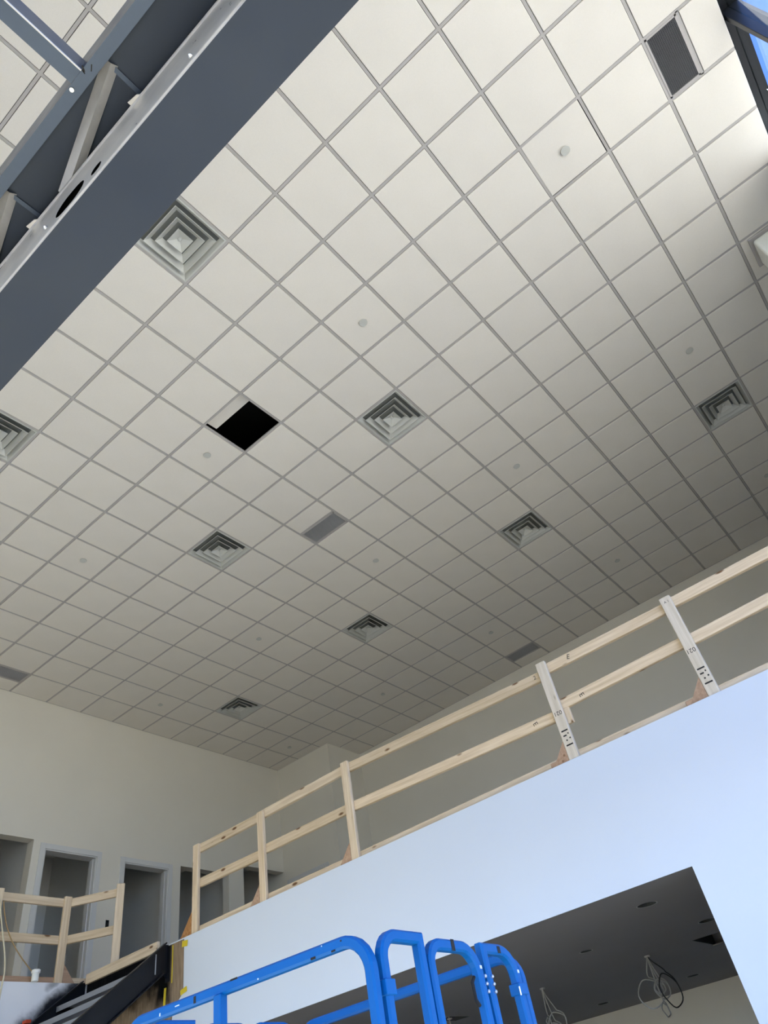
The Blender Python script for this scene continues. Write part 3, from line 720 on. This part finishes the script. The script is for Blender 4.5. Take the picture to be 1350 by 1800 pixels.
# ------------------------------------------------------------------ door frames on the walkway
def casing(name, x0, x1, zt, w=0.075, d=0.02):
    t = thing(name, ((x0+x1)/2, YB, ZS), kind='structure')
    y0, y1 = YB-d, YB-0.0005
    for a, b in ((x0-w, x0), (x1, x1+w)): box('casing', (a, y0, ZS), (b, y1, zt+w), 'trim', t, 0.003)
    box('head_casing', (x0, y0, zt), (x1, y1, zt+w), 'trim', t, 0.003)
    for a, b in ((x0-0.001, x0+0.018), (x1-0.018, x1+0.001)): box('jamb', (a, YB-0.008, ZS), (b, YB+0.165, zt), 'trim', t, 0.002)
    box('head_jamb', (x0, YB-0.008, zt-0.018), (x1, YB+0.165, zt+0.001), 'trim', t, 0.002)
    for a, b in ((x0+0.018, x0+0.030), (x1-0.030, x1-0.018)): box('door_stop', (a, YB+0.055, ZS), (b, YB+0.09, zt-0.018), 'trim', t)
    return t
casing('door_1', 2.19, 3.03, 5.775); casing('door_2', 3.508, 4.335, 5.76)
t = thing('door_3', (XB, 9.75, ZS), kind='structure')
for a, b in ((9.225, 9.30), (10.20, 10.275)): box('casing', (XB-0.02, a, ZS), (XB-0.0005, b, 5.85), 'trim', t, 0.003)
box('head_casing', (XB-0.02, 9.30, 5.775), (XB-0.0005, 10.20, 5.85), 'trim', t, 0.003)
box('doorway_dark', (XB+0.03, 9.302, ZS+0.01), (XB+0.07, 10.198, 5.74), 'black', t)  # black sheet in an open doorway, paints its unlit inside
# outlet holes, switch, vent inside the middle room
t = thing('switch_plate', (3.290, 11.36, 4.67), 'small white light switch on the wall inside the second door', 'light switch')
box('plate', (3.291, 11.33, 4.61), (3.2995, 11.41, 4.73), 'plastic', t, 0.002); box('toggle', (3.283, 11.362, 4.655), (3.2915, 11.378, 4.685), 'plastic', t, 0.002)
t = thing('outlet_box', (3.307, YB-0.001, 4.876), 'open black electrical box in the pale wall between two doors', 'outlet box')
box('box_mouth', (3.28, YB-0.004, 4.815), (3.335, YB-0.0005, 4.935), 'ink', t); box('yoke', (3.30, YB-0.009, 4.90), (3.316, YB-0.004, 4.928), 'black', t)
t = thing('room_vent', (3.95, 11.0, 6.345), 'dark square vent in the ceiling behind the third door', 'air vent')
box('vent_frame', (3.70, 10.80, 6.335), (4.20, 11.25, 6.349), 'vent_dark', t, 0.002)
for k in range(6): box('slat', (3.73, 10.83+k*0.068, 6.322), (4.17, 10.86+k*0.068, 6.334), 'vent_dark', t)

# ------------------------------------------------------------------ stair
SX = 1.985; sl = STAIR_SLOPE
st = thing('stair', (0, 7.9, 0), 'black steel stair with open grey treads climbing to the mezzanine', 'stair')
def stringer(name, y, th):
    top = lambda x: 3.662+(x-1.844)*sl
    xb = 1.844-3.662/sl
    pts = [(SX, y, 3.40), (SX, y, 3.715), (1.92, y, top(1.92)), (xb, y, 0.0), (xb+0.385, y, 0.0), (1.93, y, top(1.93)-0.275)]
    s = prism(name, pts, (0, th, 0), 'stair_black', st)
    return s
s1 = stringer('stringer', 7.165, 0.012); s2 = stringer('stringer', 8.635, 0.012)
for y, th, s in ((7.165, -1, s1), (8.647, -1, s2)):
    ya = y if th > 0 else y
    for dz in (0.0, -0.263):
        p0 = (SX-0.06, y-0.028 if y < 8 else y-0.040, 3.662+(SX-0.06-1.844)*sl+dz); p1 = (-3.1, p0[1], 3.662+(-3.1-1.844)*sl+dz)
        lumber('flange', p0, p1, 0.012, 0.056, (0, 0, 1), 'stair_black', s, 0.002)
box('end_plate', (SX-0.012, 7.13, 3.38), (SX, 7.19, 3.70), 'stair_black', s1)
box('weld_bead', (SX-0.16, 7.158, 3.44), (SX-0.15, 7.1645, 3.62), 'tread', s1)
RUN, RISE = 0.2413, 0.2413*sl
for k in range(1, 20):
    x1 = SX-0.03-RUN*(k-1); z1 = ZS-RISE*k
    if z1 < 0.1: break
    bm = bmesh.new(); prism_bm(bm, [Vector(p) for p in ((x1-0.29, 7.178, z1), (x1-0.29, 7.178, z1-0.05), (x1-0.284, 7.178, z1-0.05), (x1-0.284, 7.178, z1-0.006), (x1, 7.178, z1-0.006), (x1, 7.178, z1+0.03), (x1-0.006, 7.178, z1+0.03), (x1-0.006, 7.178, z1))], (0, 8.634-7.178, 0))
    link_mesh('tread', bm, 'tread', st)
box('paint_spot', (1.30, 8.56, 3.33), (1.36, 8.63, 3.36), 'orange', st, 0.003)

# kraft paper taped to the wall beside the stair
def sheet(name, poly, n=(0.0012, 0, 0), mat='paper', parent=None):
    bm = bmesh.new(); prism_bm(bm, [Vector(p) for p in poly], n); return link_mesh(name, bm, mat, parent)
xp = XM-0.0035
pp = sheet('masking_paper', [(xp, 6.925, 3.240), (xp, 6.93, 3.712), (xp, 8.62, 3.716), (xp, 8.62, 2.35), (xp, 7.6, 2.30), (xp, 7.14, 2.62), (xp, 7.08, 3.12)])
tag(pp, 'brown kraft masking paper with black overspray beside the stair top', 'paper')
for k, (y, z, w, h, r) in enumerate(((6.915, 3.665, 0.09, 0.055, 0.1), (6.915, 3.25, 0.10, 0.045, -0.2), (7.06, 3.135, 0.07, 0.06, 0.5), (7.212, 3.24, 0.035, 0.20, 0.05), (7.105, 3.53, 0.016, 0.34, 0.0))):
    c, s = math.cos(r), math.sin(r)
    o = sheet('masking_tape', [(xp-0.0022-0.0004*k, y+(a*w*c-b*h*s)/2, z+(a*w*s+b*h*c)/2) for a, b in ((-1,-1),(1,-1),(1,1),(-1,1))], (0.0009, 0, 0), 'tape', pp)

# capped pipe stub and cords on the walkway edge
t = thing('pipe_stub', (1.39, YW-0.024, ZT), 'short white capped plastic pipe on the walkway edge', 'pipe')
lathe('pipe', [(0.036, 0.001), (0.036, 0.085)], 'plastic', t, (1.395, YW-0.024, ZT)); lathe('cap', [(0.044, 0.075), (0.046, 0.08), (0.046, 0.105), (0.038, 0.112)], 'plastic', t, (1.395, YW-0.024, ZT))
c1 = bez((0.86, YW-0.01, 4.50), (0.93, YW-0.06, 4.1), (1.06, YW-0.05, 3.9), (1.04, YW-0.03, 3.70), 16)+bez((1.04, YW-0.03, 3.70), (1.03, YW-0.03, 3.3), (1.06, YW-0.03, 2.9), (1.0, YW-0.05, 2.4), 14)[1:]
tag(sweep('hanging_cord', c1, circ(0.008), 'cream_cord', smooth=True), 'cream cord hanging down the front of the white walkway wall', 'cord')
c2 = bez((0.91, YW-0.006, 4.48), (0.98, YW-0.03, 4.1), (1.2, YW-0.02, 3.95), (1.385, YW-0.006, 3.80), 18)
tag(sweep('hanging_cord', c2, circ(0.006), 'tan_cord', smooth=True), 'thin tan cord from the left post to the capped pipe', 'cord')

# ------------------------------------------------------------------ under the mezzanine
DN = ['dark round light cutout nearest the opening corner', 'dark round light cutout beside the right edge of the opening', 'small round cutout between the blue rails and the looped cables',
      'small round light cutout low beside the right jamb, right of the looped cables', 'faint round light cutout beside the far wall line, left of the looped cables']
for (x, y, r), lab in zip(DL, DN):
    t = thing('downlight_cutout', (x, y, ZL), lab, 'ceiling light', 'recessed light cutouts')
    bm = bmesh.new(); n = 18
    a = [bm.verts.new((r*math.cos(2*math.pi*i/n), r*math.sin(2*math.pi*i/n), 0)) for i in range(n)]; b = [bm.verts.new((v.co.x, v.co.y, 0.10)) for v in a]
    for i in range(n): bm.faces.new((a[i], a[(i+1) % n], b[(i+1) % n], b[i]))
    bm.faces.new(b); link_mesh('can', bm, 'vent_dark', t, (x, y, ZL))
    bm = bmesh.new()
    for i in range(n):
        p = [(q*math.cos(2*math.pi*(i+d)/n), q*math.sin(2*math.pi*(i+d)/n)) for q in (r, r+0.006) for d in (0, 1)]
        vs = [bm.verts.new((*q, -0.002)) for q in (p[0], p[1], p[3], p[2])]; bm.faces.new(vs)
    link_mesh('trim_ring', bm, 'tee', t, (x, y, ZL))
t = thing('access_hole', (5.05, 2.44, ZL), 'dark rectangular ceiling hole with a grey metal rim by the right jamb', 'ceiling hole')
a, b, c, d = VENT_HOLE
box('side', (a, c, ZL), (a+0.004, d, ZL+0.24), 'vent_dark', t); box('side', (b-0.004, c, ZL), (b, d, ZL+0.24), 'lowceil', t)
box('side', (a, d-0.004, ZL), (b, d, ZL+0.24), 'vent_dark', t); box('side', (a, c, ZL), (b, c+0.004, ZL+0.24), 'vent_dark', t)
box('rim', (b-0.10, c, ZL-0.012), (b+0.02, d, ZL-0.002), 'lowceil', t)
a, b, c, d = JUNK
t = thing('access_hole', ((a+b)/2, (c+d)/2, ZL), 'small dark slot in the lower ceiling behind the blue rails', 'ceiling hole')
box('side', (a, c, ZL), (a+0.004, d, ZL+0.2), 'vent_dark', t); box('side', (b-0.004, c, ZL), (b, d, ZL+0.2), 'vent_dark', t)

def coil(x, y, label, seed, loops, mat_list):
    r = random.Random(seed); t = thing('cable_coil', (x, y, ZL), label, 'cable', 'cable coils hanging from the lower ceiling')
    lathe('sleeve', [(0.028, 0.0), (0.028, -0.012), (0.022, -0.012), (0.022, 0)], 'tee', t, (x, y, ZL), 12)
    for k, (rad, dx, dy, dz, ang, m) in enumerate(loops):
        rad *= 0.72; dx *= 0.7; dy *= 0.7; dz *= 0.66
        ux = Vector((math.cos(ang), math.sin(ang), 0)); uz = Vector((0.05*math.sin(seed+k), 0.05, 1)).normalized()
        c0 = Vector((x+dx, y+dy, ZL+dz)); pts = [Vector((x+0.006*k-0.01, y+0.004*k, ZL+0.02))]
        st_ = c0+uz*rad*0.95+ux*rad*0.25
        pts += bez(pts[0], pts[0]+Vector((0, 0, -0.07)), st_+Vector((0, 0, 0.05))-ux*0.02, st_, 8)[1:]
        for i in range(1, 30):
            a_ = math.pi/2-0.25-2*math.pi*i/24
            q = c0+ux*rad*math.cos(a_)*(1+0.06*math.sin(2*a_+k))+uz*rad*math.sin(a_)*(1+0.05*math.cos(3*a_))+Vector((0.01*math.sin(i), 0.0, -0.0008*i)); pts.append(q)
        sweep('cable', pts, circ(0.0058, 7), m, t, smooth=True)
AV = math.radians(-58)
coil(4.745, 3.253, 'looped grey and black cables hanging near the right jamb', 3, [(0.17, 0.02, 0.13, -0.43, AV, 'grey_cable'), (0.12, -0.02, -0.06, -0.42, AV+0.5, 'grey_cable'), (0.20, -0.02, -0.17, -0.46, AV+0.75, 'black_cable'), (0.085, 0.0, 0.0, -0.66, AV+0.9, 'grey_cable'), (0.07, 0.02, -0.02, -0.40, AV-0.4, 'grey_cable')], None)
coil(4.686, 4.451, 'looped grey cables hanging just right of the blue rails', 5, [(0.125, 0.02, -0.10, -0.45, AV, 'grey_cable'), (0.11, 0.0, -0.05, -0.56, AV+0.3, 'grey_cable'), (0.06, 0.0, 0.03, -0.42, AV+1.0, 'grey_cable')], None)
coil(4.71, 5.70, 'short cables hanging behind the blue rails', 8, [(0.11, 0.0, 0.0, -0.46, AV, 'grey_cable'), (0.08, 0.02, -0.04, -0.40, AV+0.8, 'grey_cable')], None)

# ------------------------------------------------------------------ blue lift
LZ = 2.092; LN, LF = -1.645, -0.850; LY0, LY1 = 1.55, 2.56; W = 0.031; ZD = 1.02
lift = thing('scissor_lift', ((LN+LF)/2, (LY0+LY1)/2, 0), 'bright blue work platform lift with folding tube rails', 'lift')
def loop(name, pts, radii, up, w=W, mat='blue'):
    return sweep(name, fillet(pts, radii), sqr(w), mat, lift, up)
side_n = loop('side_rail', [(LN+0.035, LY0+0.0, ZD), (LN+0.035, LY0+0.0, LZ), (LN, LY1, LZ), (LN, LY1, ZD)], [0.085, 0.085], (1, 0.035, 0))
side_f = loop('side_rail', [(LF, LY0, ZD), (LF, LY0, LZ-0.012), (LF, LY1, LZ-0.012), (LF, LY1, ZD)], [0.07, 0.07], (1, 0, 0))
def end(y):
    E1 = loop('end_rail', [(-1.567, y, ZD), (-1.567, y, LZ), (-1.392, y, LZ), (-1.392, y, ZD)], [0.060, 0.0], (0, 1, 0))
    E2 = loop('gate_rail', [(-1.352, y, ZD), (-1.352, y, LZ-0.010), (-1.107, y, LZ-0.010), (-1.107, y, ZD)], [0.055, 0.075], (0, 1, 0))
    E3 = loop('end_rail', [(-1.060, y, ZD), (-1.060, y, LZ-0.008), (-0.886, y, LZ-0.008), (-0.886, y, ZD)], [0.0, 0.075], (0, 1, 0))
    return E1, E2, E3
E1, E2, E3 = end(LY0-0.004); F1, F2, F3 = end(LY1+0.002)
box('side_post', (LN-0.008, 2.100, ZD), (LN+0.022, 2.132, LZ-0.012), 'blue', lift, 0.003)
for x, e in ((LN+0.018, side_n), (LF, side_f)):
    box('mid_rail', (x-0.014, LY0+0.02, 1.55), (x+0.014, LY1-0.02, 1.58), 'blue', lift, 0.003)
    box('kick_plate', (x-0.008, LY0, ZD), (x+0.008, LY1, ZD+0.15), 'blue', lift)
# sleeves, hinge, bolts, decals, scuffs
box('sleeve', (-1.567-0.020, LY0-0.024, 1.948), (-1.567+0.022, LY0+0.016, 1.985), 'blue', E1, 0.002)
box('sleeve', (-0.886-0.022, LY0-0.024, 1.960), (-0.886+0.026, LY0+0.016, 1.992), 'blue', E3, 0.002)
lathe('latch_pin', [(0.0025, -0.016), (0.0025, 0.008)], 'bolt', E3, (-0.914, LY0-0.026, 1.972), 8)
for x, e in ((-1.100, E2), (-1.060, E3)):
    for z in (2.004, 1.984, 1.964): lathe('bolt', [(0.0055, 0.0), (0.0055, -0.005), (0.003, -0.007)], 'bolt', e, (x+0.004, LY0-0.0195, z), 8, 'Y')
sweep('gate_handle', [(-1.135, LY0-0.006, 2.005), (-1.150, LY0-0.006, 1.99), (-1.150, LY0-0.006, 1.945), (-1.135, LY0-0.006, 1.93)], circ(0.005), 'rubber', E2, (0, 1, 0))
for x, z, e in ((-1.107, 2.030, E2), (-0.886, 2.026, E3)): box('decal', (x-0.005, LY0-0.0204, z-0.006), (x+0.006, LY0-0.0198, z+0.003), 'decal', e)
box('scuff', (-1.245, LY0-0.0206, LZ-0.026), (-1.228, LY0-0.0196, LZ+0.005), 'ink', E2); box('scuff', (-0.985, LY0-0.0206, LZ-0.020), (-0.968, LY0-0.0196, LZ+0.0), 'ink', E3)
def on_side(y): return LN+0.035*(1-(y-LY0)/(LY1-LY0))-W/2-0.0006
for y, z, l, h, m in ((1.66, LZ-0.013, 0.014, 0.004, 'ink'), (1.735, LZ-0.012, 0.018, 0.006, 'ink'), (2.22, LZ-0.002, 0.01, 0.018, 'ink'), (2.05, LZ+0.012, 0.03, 0.005, 'ink'), (2.30, LZ+0.0, 0.02, 0.003, 'decal'), (1.95, LZ-0.011, 0.004, 0.004, 'decal'), (1.63, LZ+0.004, 0.005, 0.004, 'ink'), (2.38, LZ-0.006, 0.005, 0.008, 'decal'), (1.70, LZ+0.009, 0.003, 0.003, 'decal')):
    x = on_side(y); box('scuff', (x-0.0003, y-l/2, z-h/2), (x+0.0012, y+l/2, z+h/2), m, side_n)
# platform, scissor stack, chassis and wheels below the picture
box('platform', (LN-0.02, LY0-0.02, ZD-0.09), (LF+0.02, LY1+0.02, ZD), 'blue', lift, 0.01)
for k in range(3):
    z0 = 0.42+0.165*k
    for x in (LN+0.10, LF-0.10):
        for s in (1, -1):
            lumber('scissor_arm', (x+0.02*s, LY0+0.06, z0 if s > 0 else z0+0.165), (x+0.02*s, LY1-0.06, z0+0.165 if s > 0 else z0), 0.06, 0.03, (0, 0, 1), 'blue', lift, 0.003)
box('chassis', (LN-0.01, LY0-0.04, 0.12), (LF+0.01, LY1+0.04, 0.40), 'blue', lift, 0.02)
for x in (LN+0.03, LF-0.03):
    for y in (LY0+0.12, LY1-0.12): lathe('wheel', [(0.02, -0.05), (0.10, -0.05), (0.125, -0.035), (0.125, 0.035), (0.10, 0.05), (0.02, 0.05)], 'rubber', lift, (x, y, 0.125), 20, 'X')
